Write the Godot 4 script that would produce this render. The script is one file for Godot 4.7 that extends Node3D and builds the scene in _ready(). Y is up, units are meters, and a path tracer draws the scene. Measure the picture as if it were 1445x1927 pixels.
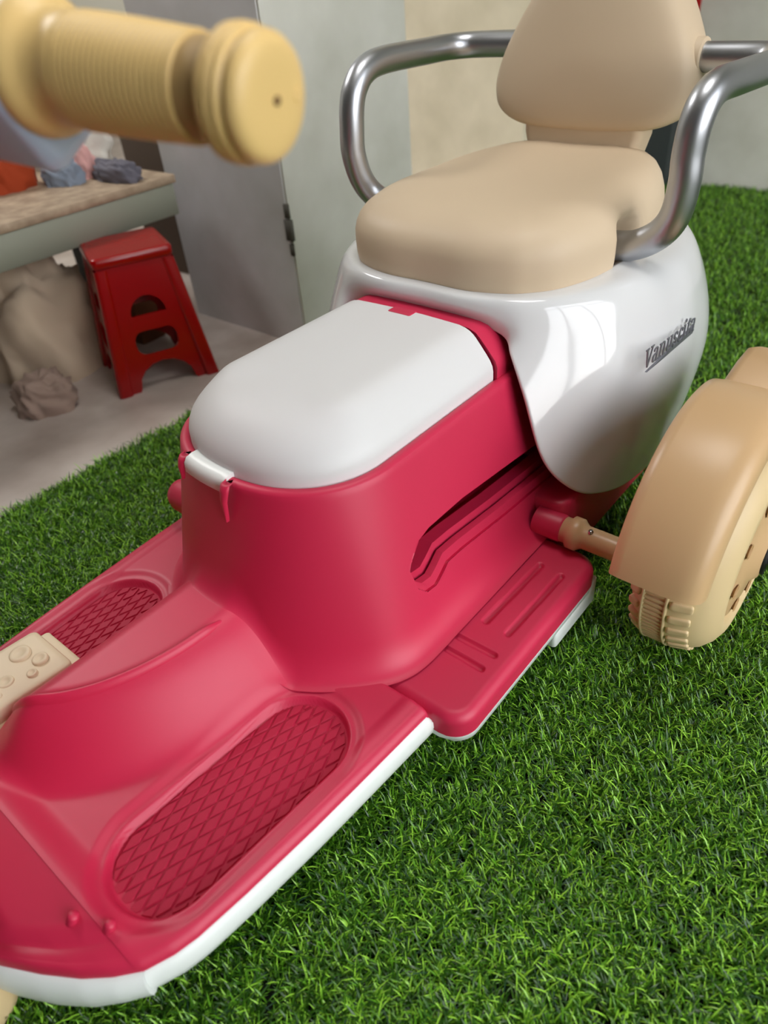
extends Node3D
# A children's ride-on scooter on an artificial lawn at the edge of a workshop floor.
# Units: metres (y up). The scooter's long axis runs along z (its nose towards +z).

var M := {}
var rng := RandomNumberGenerator.new()

# ------------------------------------------------------------------ helpers
func mat(c: Color, rough := 0.5, metal := 0.0, spec := 0.5) -> StandardMaterial3D:
	var m := StandardMaterial3D.new()
	m.albedo_color = c
	m.roughness = rough
	m.metallic = metal
	m.metallic_specular = spec
	m.cull_mode = BaseMaterial3D.CULL_DISABLED
	return m

func noise_tex(freq: float, seed_: int, size := 512, octaves := 4, lo := Color(0.8, 0.8, 0.8), hi := Color(1, 1, 1)) -> NoiseTexture2D:
	var n := FastNoiseLite.new()
	n.seed = seed_
	n.frequency = freq
	n.fractal_octaves = octaves
	var t := NoiseTexture2D.new()
	t.width = size
	t.height = size
	t.seamless = true
	t.noise = n
	var g := Gradient.new()
	g.set_color(0, lo)
	g.set_color(1, hi)
	t.color_ramp = g
	return t

func grain(m: StandardMaterial3D, freq: float, scale: float, strength: float, seed_: int) -> StandardMaterial3D:
	# fine moulded texture of the plastic
	var n := FastNoiseLite.new()
	n.seed = seed_
	n.frequency = freq
	var t := NoiseTexture2D.new()
	t.width = 512
	t.height = 512
	t.seamless = true
	t.as_normal_map = true
	t.bump_strength = strength
	t.noise = n
	m.normal_enabled = true
	m.normal_texture = t
	m.uv1_triplanar = true
	m.uv1_scale = Vector3(scale, scale, scale)
	return m

func st_new() -> SurfaceTool:
	var st := SurfaceTool.new()
	st.begin(Mesh.PRIMITIVE_TRIANGLES)
	return st

func rows_to(st: SurfaceTool, rows: Array, grp := 0, closed := false, flip := false) -> void:
	st.set_smooth_group(grp)
	for i in rows.size() - 1:
		var a: PackedVector3Array = rows[i]
		var b: PackedVector3Array = rows[i + 1]
		var n := a.size()
		for j in (n if closed else n - 1):
			var k := (j + 1) % n
			if flip:
				tri(st, a[j], b[k], b[j])
				tri(st, a[j], a[k], b[k])
			else:
				tri(st, a[j], b[j], b[k])
				tri(st, a[j], b[k], a[k])

func tri(st: SurfaceTool, a: Vector3, b: Vector3, c: Vector3) -> void:
	if a.is_equal_approx(b) and a == b or b == c or a == c:
		return
	st.add_vertex(a)
	st.add_vertex(b)
	st.add_vertex(c)

func fan_to(st: SurfaceTool, ring: PackedVector3Array, center: Vector3, grp := 0, flip := false) -> void:
	st.set_smooth_group(grp)
	for j in ring.size():
		var k := (j + 1) % ring.size()
		if flip:
			tri(st, ring[j], ring[k], center)
		else:
			tri(st, ring[k], ring[j], center)

func done(st: SurfaceTool, called: String, m: Material, parent: Node = null) -> MeshInstance3D:
	st.generate_normals()
	var o := MeshInstance3D.new()
	o.mesh = st.commit()
	o.name = called
	o.material_override = m
	(parent if parent else self).add_child(o, true)
	return o

func tag(o: Node, label: String, category: String, group := "") -> Node:
	o.set_meta("label", label)
	o.set_meta("category", category)
	if group != "":
		o.set_meta("group", group)
	return o

func thing(called: String, at: Vector3, label: String, category: String, group := "") -> Node3D:
	var o := Node3D.new()
	o.name = called
	add_child(o, true)
	o.position = at
	tag(o, label, category, group)
	return o

func structure(st: SurfaceTool, called: String, m: Material) -> MeshInstance3D:
	var o := done(st, called, m)
	o.set_meta("kind", "structure")
	return o

# rounded box as superellipse-edged loft; centre c, size s, bevel b
func bevel_box(st: SurfaceTool, c: Vector3, s: Vector3, b: float, basis := Basis(), grp := 0) -> void:
	var h := s * 0.5
	var prof := [[0.0, -h.y, b], [0.0, -h.y + 0.0, b * 0.3], [0.0, -h.y + b * 0.3, 0.0], [0.0, h.y - b * 0.3, 0.0], [0.0, h.y, b * 0.3], [0.0, h.y, b]]
	var rows := []
	for p in prof:
		var inset: float = p[2]
		var r := PackedVector3Array()
		for q in rrect(h.x - inset, h.z - inset, maxf(b - inset * 0.5, b * 0.3), 4):
			r.append(c + basis * Vector3(q.x, p[1], q.y))
		rows.append(r)
	rows_to(st, rows, grp, true)
	fan_to(st, rows[0], c + basis * Vector3(0, -h.y, 0), grp, true)
	fan_to(st, rows[-1], c + basis * Vector3(0, h.y, 0), grp)

func rrect(hx: float, hz: float, r: float, n := 5) -> PackedVector2Array:
	var out := PackedVector2Array()
	var cs := [Vector2(hx - r, hz - r), Vector2(-hx + r, hz - r), Vector2(-hx + r, -hz + r), Vector2(hx - r, -hz + r)]
	for k in 4:
		for i in n + 1:
			var a := PI * 0.5 * (k + float(i) / n)
			out.append(cs[k] + Vector2(cos(a), sin(a)) * r)
	return out

func plain_box(st: SurfaceTool, lo: Vector3, hi: Vector3) -> void:
	st.set_smooth_group(-1)
	var p := func(x, y, z): return Vector3(hi.x if x else lo.x, hi.y if y else lo.y, hi.z if z else lo.z)
	for f in [[[0, 0, 0], [1, 0, 0], [1, 1, 0], [0, 1, 0]], [[0, 0, 1], [0, 1, 1], [1, 1, 1], [1, 0, 1]], [[0, 0, 0], [0, 1, 0], [0, 1, 1], [0, 0, 1]], [[1, 0, 0], [1, 0, 1], [1, 1, 1], [1, 1, 0]], [[0, 0, 0], [0, 0, 1], [1, 0, 1], [1, 0, 0]], [[0, 1, 0], [1, 1, 0], [1, 1, 1], [0, 1, 1]]]:
		var v := []
		for q in f:
			v.append(p.call(q[0], q[1], q[2]))
		tri(st, v[0], v[1], v[2])
		tri(st, v[0], v[2], v[3])

# Catmull-Rom through points, n steps per span
func smooth_path(pts: Array, n: int) -> PackedVector3Array:
	var out := PackedVector3Array()
	for i in pts.size() - 1:
		var a: Vector3 = pts[maxi(i - 1, 0)]
		var d: Vector3 = pts[mini(i + 2, pts.size() - 1)]
		for k in n:
			out.append((pts[i] as Vector3).cubic_interpolate(pts[i + 1], a, d, float(k) / n))
	out.append(pts[-1])
	return out

func tube_to(st: SurfaceTool, path: PackedVector3Array, radius, seg := 24, cap := true) -> void:
	# radius: float or PackedFloat32Array
	var rows := []
	var up := Vector3(0.13, 0.3, 0.94).normalized()
	for i in path.size():
		var t := (path[mini(i + 1, path.size() - 1)] - path[maxi(i - 1, 0)]).normalized()
		var s := t.cross(up).normalized()
		up = s.cross(t).normalized()
		var r: float = radius if radius is float else radius[i]
		var row := PackedVector3Array()
		for k in seg:
			var a := TAU * k / seg
			row.append(path[i] + (s * cos(a) + up * sin(a)) * r)
		rows.append(row)
	rows_to(st, rows, 1, true)
	if cap:
		fan_to(st, rows[0], path[0], 2, true)
		fan_to(st, rows[-1], path[-1], 3)

# lathe: profile of (distance along axis, radius) about axis d from p
func lathe_to(st: SurfaceTool, p: Vector3, d: Vector3, prof: Array, seg := 48, grp := 1) -> void:
	d = d.normalized()
	var s := d.cross(Vector3(0, 1, 0.02)).normalized()
	var u := s.cross(d).normalized()
	var rows := []
	for q in prof:
		var row := PackedVector3Array()
		for k in seg:
			var a := TAU * k / seg
			row.append(p + d * q[0] + (s * cos(a) + u * sin(a)) * q[1])
		rows.append(row)
	rows_to(st, rows, grp, true)

func sstep(a: float, b: float, x: float) -> float:
	var t := clampf((x - a) / (b - a), 0.0, 1.0)
	return t * t * (3.0 - 2.0 * t)

func pick(xs: Array, ys: Array, x: float) -> float:
	if x <= xs[0]:
		return ys[0]
	for i in xs.size() - 1:
		if x <= xs[i + 1]:
			return lerpf(ys[i], ys[i + 1], (x - xs[i]) / (xs[i + 1] - xs[i]))
	return ys[-1]

# ------------------------------------------------------------------ scooter surfaces
const DECK_Y := 0.108
# half width of the deck along z
const DZ := [-0.50, -0.35, -0.25, -0.19, -0.113, -0.065, -0.045, -0.022, -0.004, 0.013, 0.032, 0.049, 0.063, 0.073, 0.080]
const DW := [0.250, 0.244, 0.238, 0.234, 0.227, 0.221, 0.216, 0.206, 0.190, 0.170, 0.140, 0.108, 0.074, 0.040, 0.0]

func deck_w(z: float) -> float:
	return pick(DZ, DW, z)

func stadium(x: float, z: float) -> float:
	# signed distance to a foot mat outline (right one; |x| for the left one)
	var a := Vector2(0.1580, -0.246)
	var b := Vector2(0.1475, -0.0895)
	var p := Vector2(absf(x), z)
	var t := clampf((p - a).dot(b - a) / (b - a).length_squared(), 0, 1)
	return p.distance_to(a.lerp(b, t)) - 0.0530

func hump(x: float, z: float) -> float:
	# tunnel down the middle; it ends in a rounded front before the nose
	var d: float
	var width := 0.082
	if z < -0.27:
		d = x - 0.031
	elif x < -0.08:
		d = z + 0.083
		width = 0.062
	else:
		var u := Vector2((x + 0.08) / 0.111, (z + 0.27) / 0.187)
		var l := maxf(u.length(), 0.001)
		var g := Vector2(u.x / 0.111, u.y / 0.187).length() / l
		d = (l - 1.0) / maxf(g, 0.001)
		width = lerpf(0.082, 0.062, clampf(u.y / l, 0.0, 1.0))
	var q := 1.0 - sstep(-0.012, width, d)
	q = lerpf(q, sqrt(q), 0.42 * q)
	var ql := 1.0 - sstep(-0.012, 0.075, -0.046 - x)
	return 0.072 * q * lerpf(ql, sqrt(ql), 0.3)

func deck_y(x: float, z: float) -> float:
	var y := DECK_Y + hump(x, z)
	# toe board that climbs to the seam of the nose
	var e := deck_w(z) - absf(x)
	if z > 0.0:
		e = minf(e, 0.080 - z)
	y += 0.0105 * sstep(-0.052, -0.018, z) * sstep(0.006, 0.055, e)
	y -= 0.15 * maxf(0.0, z + 0.019) * sstep(0.006, 0.035, e)
	# foot mat recess
	var s := stadium(x, z)
	y -= 0.0035 * (1.0 - sstep(0.005, 0.017, s))
	y -= 0.0098 * (1.0 - sstep(-0.0035, 0.0008, s))
	# rounded outer lip
	var r := 0.0125
	if e < r:
		var t := 1.0 - maxf(e, 0.0) / r
		y -= r * (1.0 - sqrt(maxf(0.0, 1.0 - t * t)))
	elif e < 0.030:
		y += 0.0012 * sin(PI * (e - r) / (0.030 - r))
	return y

func u_outline(hw: float, b: float, zc: float, zr: float, ns: int, na: int, nl := 0) -> Array:
	# (x, z, nx, nz): right side from the rear, round the nose, back along the left side
	var out := []
	for i in ns:
		out.append([hw, lerpf(zr, zc, float(i) / ns), 1.0, 0.0])
	for i in na + 1:
		var a := PI * i / na
		var ca := cos(a)
		var sa := sin(a)
		var n := Vector2(ca / hw, sa / b).normalized()
		out.append([hw * (1.055 if ca < 0.0 else 1.0) * signf(ca) * pow(absf(ca), 0.9), zc + b * pow(sa, 0.92), n.x, n.y])
	var nq := nl if nl > 0 else ns
	for i in range(1, nq + 1):
		out.append([-hw * 1.055, lerpf(zc, zr, float(i) / nq), -1.0, 0.0])
	return out

var slot_poly := PackedVector2Array([Vector2(-0.430, 0.200), Vector2(-0.436, 0.208), Vector2(-0.456, 0.223), Vector2(-0.475, 0.227), Vector2(-0.54, 0.227), Vector2(-0.70, 0.214), Vector2(-0.80, 0.206), Vector2(-0.80, 0.152), Vector2(-0.61, 0.164), Vector2(-0.52, 0.172), Vector2(-0.490, 0.173), Vector2(-0.474, 0.165), Vector2(-0.462, 0.160), Vector2(-0.446, 0.162), Vector2(-0.434, 0.174)])

func poly_sd(p: Vector2, poly: PackedVector2Array) -> float:
	var d := 1e9
	for i in poly.size():
		var a := poly[i]
		var b := poly[(i + 1) % poly.size()]
		var t := clampf((p - a).dot(b - a) / (b - a).length_squared(), 0, 1)
		d = minf(d, p.distance_squared_to(a.lerp(b, t)))
	d = sqrt(d)
	return -d if Geometry2D.is_point_in_polygon(p, poly) else d

# ------------------------------------------------------------------ scene
func _ready() -> void:
	rng.seed = 7
	var cam := Camera3D.new()
	cam.name = "camera"
	add_child(cam)
	var att := CameraAttributesPhysical.new()
	att.frustum_focal_length = 16.64
	att.frustum_focus_distance = 0.83
	att.exposure_aperture = 2.6
	att.frustum_near = 0.02
	att.frustum_far = 60.0
	cam.attributes = att
	cam.keep_aspect = Camera3D.KEEP_HEIGHT
	cam.fov = 71.597
	cam.near = 0.02
	cam.far = 60.0
	cam.transform = Transform3D(Basis(Vector3(0.772069, -0.07222, -0.631423), Vector3(-0.344725, 0.787081, -0.511535), Vector3(0.533924, 0.612607, 0.582785)), Vector3(0.53, 0.72, 0.0))
	cam.current = true

	var env := Environment.new()
	env.background_mode = Environment.BG_SKY
	var sky := Sky.new()
	var sm := ProceduralSkyMaterial.new()
	sm.sky_top_color = Color(0.90, 0.91, 0.93)
	sm.sky_horizon_color = Color(0.97, 0.965, 0.95)
	sm.ground_horizon_color = Color(0.72, 0.72, 0.70)
	sm.ground_bottom_color = Color(0.5, 0.5, 0.48)
	sm.sky_energy_multiplier = 2.0
	sky.sky_material = sm
	env.sky = sky
	env.tonemap_mode = Environment.TONE_MAPPER_LINEAR
	env.tonemap_exposure = 1.38
	env.sdfgi_enabled = true
	env.ssao_enabled = true
	env.ssil_enabled = true
	var we := WorldEnvironment.new()
	we.name = "world_environment"
	we.environment = env
	add_child(we)

	added_fill_panel(Vector3(-2.6, 2.69, -0.6), 3.4)
	added_fill_panel(Vector3(0.2, 2.69, -0.9), 1.1)

	materials()
	room()
	lawn()
	background_things()
	scooter()

func materials() -> void:
	M.red = grain(mat(Color(0.785, 0.150, 0.295), 0.44, 0.0, 0.5), 0.25, 14.0, 0.35, 3)
	M.red_mat = mat(Color(0.71, 0.12, 0.25), 0.55, 0.0, 0.35)  # rougher moulding; shade of the recess is put into a darker red
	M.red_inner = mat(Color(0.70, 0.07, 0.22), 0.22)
	M.white = grain(mat(Color(0.86, 0.86, 0.862), 0.5), 0.25, 14.0, 0.2, 4)
	M.trim_white = mat(Color(0.93, 0.95, 0.94), 0.35)
	M.gloss = mat(Color(0.87, 0.875, 0.88), 0.10)
	M.gloss.clearcoat_enabled = true
	M.gloss.clearcoat = 0.3
	M.gloss.clearcoat_roughness = 0.04
	M.tan = grain(mat(Color(0.835, 0.752, 0.64), 0.48, 0.0, 0.4), 0.25, 16.0, 0.3, 5)
	M.cream = mat(Color(0.80, 0.66, 0.49), 0.34)
	M.tyre = mat(Color(0.86, 0.76, 0.58), 0.45)
	M.grip = grain(mat(Color(0.93, 0.79, 0.52), 0.42), 0.3, 20.0, 0.3, 6)
	M.pedal = mat(Color(0.90, 0.83, 0.70), 0.5)
	M.grey_blue = mat(Color(0.74, 0.79, 0.88), 0.35)
	M.chrome = mat(Color(0.73, 0.74, 0.76), 0.36, 1.0)
	M.steel = mat(Color(0.75, 0.75, 0.77), 0.18, 1.0)
	M.dark = mat(Color(0.03, 0.03, 0.035), 0.6)
	M.ink = mat(Color(0.50, 0.50, 0.54), 0.3, 0.5)
	M.film = mat(Color(0.86, 0.86, 0.86), 0.12)
	M.badge_bar = mat(Color(0.45, 0.42, 0.42), 0.25, 0.8)
	M.stool = mat(Color(0.60, 0.005, 0.01), 0.22)
	var w := mat(Color(0.88, 0.88, 0.85), 0.85)
	w.albedo_texture = noise_tex(0.012, 11, 512, 4, Color(0.90, 0.90, 0.88), Color(1, 1, 1))
	w.uv1_triplanar = true
	w.uv1_world_triplanar = true
	w.uv1_scale = Vector3(0.7, 0.7, 0.7)
	M.wall = w
	var pg := w.duplicate()
	pg.albedo_color = Color(0.88, 0.88, 0.89)  # copy of the wall colour for the pillar face in shade
	M.pillar_shaded = pg
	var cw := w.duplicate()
	cw.albedo_color = Color(0.98, 0.94, 0.84)  # cream made lighter to stand for the light on this wall
	M.cream_lit_wall = cw
	M.ceiling = mat(Color(0.88, 0.88, 0.87), 0.9)
	var f := mat(Color(0.80, 0.76, 0.73), 0.42)
	f.albedo_texture = noise_tex(0.008, 21, 1024, 5, Color(0.80, 0.77, 0.75), Color(1, 1, 1))
	f.uv1_triplanar = true
	f.uv1_world_triplanar = true
	f.uv1_scale = Vector3(0.6, 0.6, 0.6)
	M.floor = f

	M.chip = mat(Color(0.34, 0.33, 0.30), 0.9)
	M.board = mat(Color(0.97, 0.97, 0.92), 0.4)
	M.slate = mat(Color(0.22, 0.25, 0.26), 0.6)
	M.alu = mat(Color(0.55, 0.56, 0.57), 0.4, 0.6)

func added_fill_panel(at: Vector3, energy: float) -> void:  # unseen panels added as fill to brighten the background and upper surfaces
	var l := thing("added_fill_panel", at, "unseen panel added in the ceiling to fill the light " + ("over the work table" if at.x < -1.0 else "over the lawn"), "lamp", "added fill panels")
	var st := st_new()
	bevel_box(st, Vector3(0, 0.0, 0), Vector3(0.84, 0.02, 0.84), 0.006)
	done(st, "frame", mat(Color(0.9, 0.9, 0.9), 0.5), l)
	var em := mat(Color(1, 1, 1), 0.5)
	em.emission_enabled = true
	em.emission = Color(1.0, 0.97, 0.93)
	em.emission_energy_multiplier = 1.0
	st = st_new()
	plain_box(st, Vector3(-0.4, -0.013, -0.4), Vector3(0.4, -0.010, 0.4))
	done(st, "diffuser", em, l)
	var a := AreaLight3D.new()
	a.area_size = Vector2(0.8, 0.8)
	a.light_color = Color(1.0, 0.99, 0.98)
	a.light_energy = energy
	a.area_range = 12.0
	a.area_attenuation = 2.0
	a.shadow_enabled = true
	a.position = Vector3(0, -0.02, 0)
	a.rotation = Vector3(-PI / 2, 0, 0)
	l.add_child(a)

# ------------------------------------------------------------------ room
const X0 := -4.4
const X1 := 2.3
const Z0 := -2.81
const Z1 := 2.6
const H := 2.7
const WA := -1.6
const WB := 0.75

func box_struct(called: String, lo: Vector3, hi: Vector3, m: Material) -> MeshInstance3D:
	var st := st_new()
	plain_box(st, lo, hi)
	return structure(st, called, m)

func room() -> void:
	box_struct("floor", Vector3(X0 - 0.2, -0.12, Z0 - 0.2), Vector3(X1 + 0.2, -0.012, Z1 + 0.2), M.floor)
	box_struct("ceiling", Vector3(X0 - 0.2, H, Z0 - 0.2), Vector3(X1 + 0.2, H + 0.15, Z1 + 0.2), M.ceiling)
	box_struct("wall_back", Vector3(X0 - 0.2, -0.02, Z0 - 0.2), Vector3(X1 + 0.2, H, Z0), M.wall)
	box_struct("wall_left", Vector3(X0 - 0.2, -0.02, Z0), Vector3(X0, H, Z1), M.wall)
	box_struct("wall_front", Vector3(X0 - 0.2, -0.02, Z1), Vector3(X1 + 0.2, H, Z1 + 0.2), M.slate)  # unseen wall, given a dark colour to cut light from the front
	# shop front on the right: low sill, lintel and a wide opening with bars
	var st := st_new()
	plain_box(st, Vector3(X1, -0.02, Z0), Vector3(X1 + 0.2, 0.05, Z1))
	plain_box(st, Vector3(X1, 2.45, Z0), Vector3(X1 + 0.2, H, Z1))
	plain_box(st, Vector3(X1, 0.05, Z0), Vector3(X1 + 0.2, 2.45, WA))
	plain_box(st, Vector3(X1, 0.05, WB), Vector3(X1 + 0.2, 2.45, Z1))
	structure(st, "wall_right", M.wall)
	var wn := Node3D.new()
	wn.name = "window_1"
	wn.set_meta("kind", "structure")
	add_child(wn)
	for z in [WA + 0.03, -0.82, -0.03, WB - 0.03]:
		st = st_new()
		plain_box(st, Vector3(X1 + 0.05, 0.05, z - 0.03), Vector3(X1 + 0.12, 2.45, z + 0.03))
		done(st, "mullion", M.alu, wn)
	for y in [0.08, 1.9, 2.42]:
		st = st_new()
		plain_box(st, Vector3(X1 + 0.06, y - 0.025, WA), Vector3(X1 + 0.11, y + 0.025, WB))
		done(st, "transom", M.alu, wn)
	# pillar beside the lawn: shade on its front face is put into a cooler wall colour
	st = st_new()
	plain_box(st, Vector3(-1.09, -0.012, -1.54), Vector3(-0.678, H, -1.102))
	var p := structure(st, "wall_pillar", M.wall)
	st = st_new()
	plain_box(st, Vector3(-1.10, -0.012, -1.53), Vector3(-0.684, H, -1.10))
	var pf := done(st, "shaded_face", M.pillar_shaded, p)
	pf.set_meta("label", "shaded front face in a cooler copy of the wall colour")
	for q in [[0.305, 0.030, 0.007], [0.265, 0.045, 0.010], [0.222, 0.026, 0.006]]:
		st = st_new()
		bevel_box(st, Vector3(-0.681, q[0], -1.099), Vector3(q[2] * 2.0, q[1], q[2]), 0.002)
		done(st, "chipped_edge", M.chip, p)
	# white panel added for a bright area at the far left, cream wall with its light put into the colour, dark post beside it
	st = st_new()
	bevel_box(st, Vector3(-4.0, 0.9, Z0 + 0.016), Vector3(0.8, 1.1, 0.024), 0.004)
	tag(done(st, "added_bright_panel", M.board), "white panel added for the bright area on the far wall left of the grey pillar", "board")
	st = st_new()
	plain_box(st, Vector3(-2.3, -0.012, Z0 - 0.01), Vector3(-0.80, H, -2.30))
	structure(st, "wall_lit_pier", M.cream_lit_wall)
	st = st_new()
	plain_box(st, Vector3(-0.78, 0.0, Z0), Vector3(-0.46, 0.34, Z0 + 0.10))
	structure(st, "trim_1", M.slate)

# ------------------------------------------------------------------ lawn
func blade_clump(seed_: int) -> ArrayMesh:
	var r := RandomNumberGenerator.new()
	r.seed = seed_
	var st := st_new()
	var n := 11
	for b in n:
		var a := r.randf() * TAU
		var root := Vector3(r.randf_range(-0.007, 0.007), 0, r.randf_range(-0.007, 0.007))
		var dir := Vector3(cos(a), 0, sin(a))
		var side := Vector3(-sin(a), 0, cos(a))
		var ln := r.randf_range(0.013, 0.026)
		var lean := r.randf_range(0.15, 1.15)
		var curl := r.randf_range(0.0, 0.9)
		var w := r.randf_range(0.0006, 0.0011)
		var c: Color
		var k := r.randf()
		if k < 0.26:
			c = Color(0.032, 0.110, 0.010)
		elif k < 0.62:
			c = Color(0.115, 0.325, 0.018)
		elif k < 0.88:
			c = Color(0.36, 0.72, 0.06)
		elif k < 0.95:
			c = Color(0.25, 0.33, 0.10)
		else:
			c = Color(0.035, 0.095, 0.045)
		var p := root
		var ang := lean * 0.6
		var pts := [p]
		for s in 3:
			p += (dir * sin(ang) + Vector3.UP * cos(ang)) * ln / 3.0
			p.y = maxf(p.y, 0.001)
			ang += lean * 0.35 + curl * 0.5
			pts.append(p)
		st.set_smooth_group(b)
		var ws := [w, w * 1.0, w * 0.75, 0.00008]
		for s in 3:
			st.set_color(c)
			var l0: Vector3 = pts[s] - side * ws[s]
			var r0: Vector3 = pts[s] + side * ws[s]
			var l1: Vector3 = pts[s + 1] - side * ws[s + 1]
			var r1: Vector3 = pts[s + 1] + side * ws[s + 1]
			tri(st, l0, l1, r1)
			tri(st, l0, r1, r0)
	st.generate_normals()
	return st.commit()

func lawn() -> void:
	var g := thing("artificial_lawn", Vector3(0, -0.012, 0), "green artificial grass mat covering the ground under the red scooter", "grass")
	g.set_meta("kind", "stuff")
	var base := mat(Color(0.10, 0.15, 0.05), 0.95)
	base.albedo_texture = noise_tex(0.03, 31, 512, 4, Color(0.5, 0.5, 0.5), Color(1, 1, 1))
	base.uv1_triplanar = true
	base.uv1_scale = Vector3(6, 6, 6)
	var st := st_new()
	plain_box(st, Vector3(-0.645, 0.0, Z0), Vector3(X1, 0.010, 1.2))
	var b := done(st, "turf_backing", base, g)
	b.set_meta("kind", "stuff")
	var gm := mat(Color(1, 1, 1), 0.32, 0.0, 0.5)
	gm.vertex_color_use_as_albedo = true
	gm.backlight_enabled = true
	gm.backlight = Color(0.25, 0.25, 0.25)
	gm.cull_mode = BaseMaterial3D.CULL_DISABLED
	var per := [[], [], [], []]
	# x from, x to, z from, z to, clumps per square metre
	for zone in [[-0.64, 1.0, -1.3, 0.45, 20000.0], [-0.64, 1.3, -2.8, -1.3, 7000.0], [1.0, 1.6, -1.3, 0.45, 4000.0]]:
		var count := int((zone[1] - zone[0]) * (zone[3] - zone[2]) * zone[4])
		for i in count:
			var x := rng.randf_range(zone[0], zone[1])
			var z := rng.randf_range(zone[2], zone[3])
			var s := rng.randf_range(0.8, 1.25)
			var bs := Basis(Vector3.UP, rng.randf() * TAU).scaled(Vector3(s, s * rng.randf_range(0.7, 1.1), s))
			per[i % 4].append(Transform3D(bs, Vector3(x, 0.009, z)))
	for k in 4:
		var mm := MultiMesh.new()
		mm.transform_format = MultiMesh.TRANSFORM_3D
		mm.mesh = blade_clump(100 + k)
		mm.instance_count = per[k].size()
		for i in per[k].size():
			mm.set_instance_transform(i, per[k][i])
		var mi := MultiMeshInstance3D.new()
		mi.name = "grass_blades"
		mi.multimesh = mm
		mi.material_override = gm
		mi.set_meta("kind", "stuff")
		g.add_child(mi, true)

# ------------------------------------------------------------------ things behind
func background_things() -> void:
	stool()
	table()
	# goods on the table
	cloth("folded_cloth", Vector3(-1.34, 0.362, -0.975), Vector3(0.34, 0.13, 0.08), 0.15, Color(0.84, 0.82, 0.78), 41, "off-white folded cloth heaped at the pillar end of the table", "cloth")
	cloth("folded_cloth", Vector3(-1.225, 0.362, -0.945), Vector3(0.12, 0.075, 0.05), 0.1, Color(0.86, 0.66, 0.64), 42, "pink cloth in front of the white cloth on the table", "cloth")
	cloth("folded_cloth", Vector3(-1.19, 0.362, -0.885), Vector3(0.09, 0.05, 0.06), 0.5, Color(0.50, 0.54, 0.60), 43, "small blue grey rag beside the orange bundle on the table", "cloth")
	cloth("folded_cloth", Vector3(-1.09, 0.362, -0.965), Vector3(0.13, 0.04, 0.06), 0.1, Color(0.40, 0.39, 0.43), 47, "dark grey rag at the table corner nearest the pillar", "cloth")
	cloth("orange_bundle", Vector3(-1.31, 0.362, -0.80), Vector3(0.15, 0.11, 0.13), 0.1, Color(0.62, 0.21, 0.02), 44, "orange bundle on the left part of the table", "bundle")
	# sacks and a carton under the table
	cloth("sack", Vector3(-1.22, -0.012, -0.70), Vector3(0.33, 0.27, 0.28), 0.1, Color(0.80, 0.72, 0.62), 45, "large pale beige sack standing on the floor under the table", "sack")
	cloth("sack", Vector3(-0.98, -0.012, -0.575), Vector3(0.12, 0.07, 0.12), -0.3, Color(0.62, 0.53, 0.48), 46, "low slumped brownish sack lying in front of the larger sack", "sack")
	var st := st_new()
	bevel_box(st, Vector3(-1.10, 0.098, -0.925), Vector3(0.08, 0.22, 0.07), 0.006)
	tag(done(st, "carton", mat(Color(0.42, 0.25, 0.12), 0.8)), "brown carton half hidden behind the red stool under the table", "carton")
	st = st_new()
	bevel_box(st, Vector3(-1.34, 0.30, -1.30), Vector3(0.46, 0.624, 0.02), 0.004)
	tag(done(st, "brown_panel", mat(Color(0.36, 0.30, 0.25), 0.8)), "dark brown upright panel between the table and the grey pillar", "panel")
	# something red at the far wall
	var ex := thing("red_banner", Vector3(-0.545, 0.52, Z0 + 0.13), "red banner hanging at the far wall behind the seat back", "banner")
	st = st_new()
	bevel_box(st, Vector3(0, 0.55, 0), Vector3(0.25, 1.1, 0.012), 0.003)
	done(st, "banner_cloth", mat(Color(0.75, 0.02, 0.04), 0.6), ex)
	st = st_new()
	tube_to(st, PackedVector3Array([Vector3(-0.14, 1.11, 0), Vector3(0.14, 1.11, 0)]), 0.012, 12)
	done(st, "rod", M.slate, ex)

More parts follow.
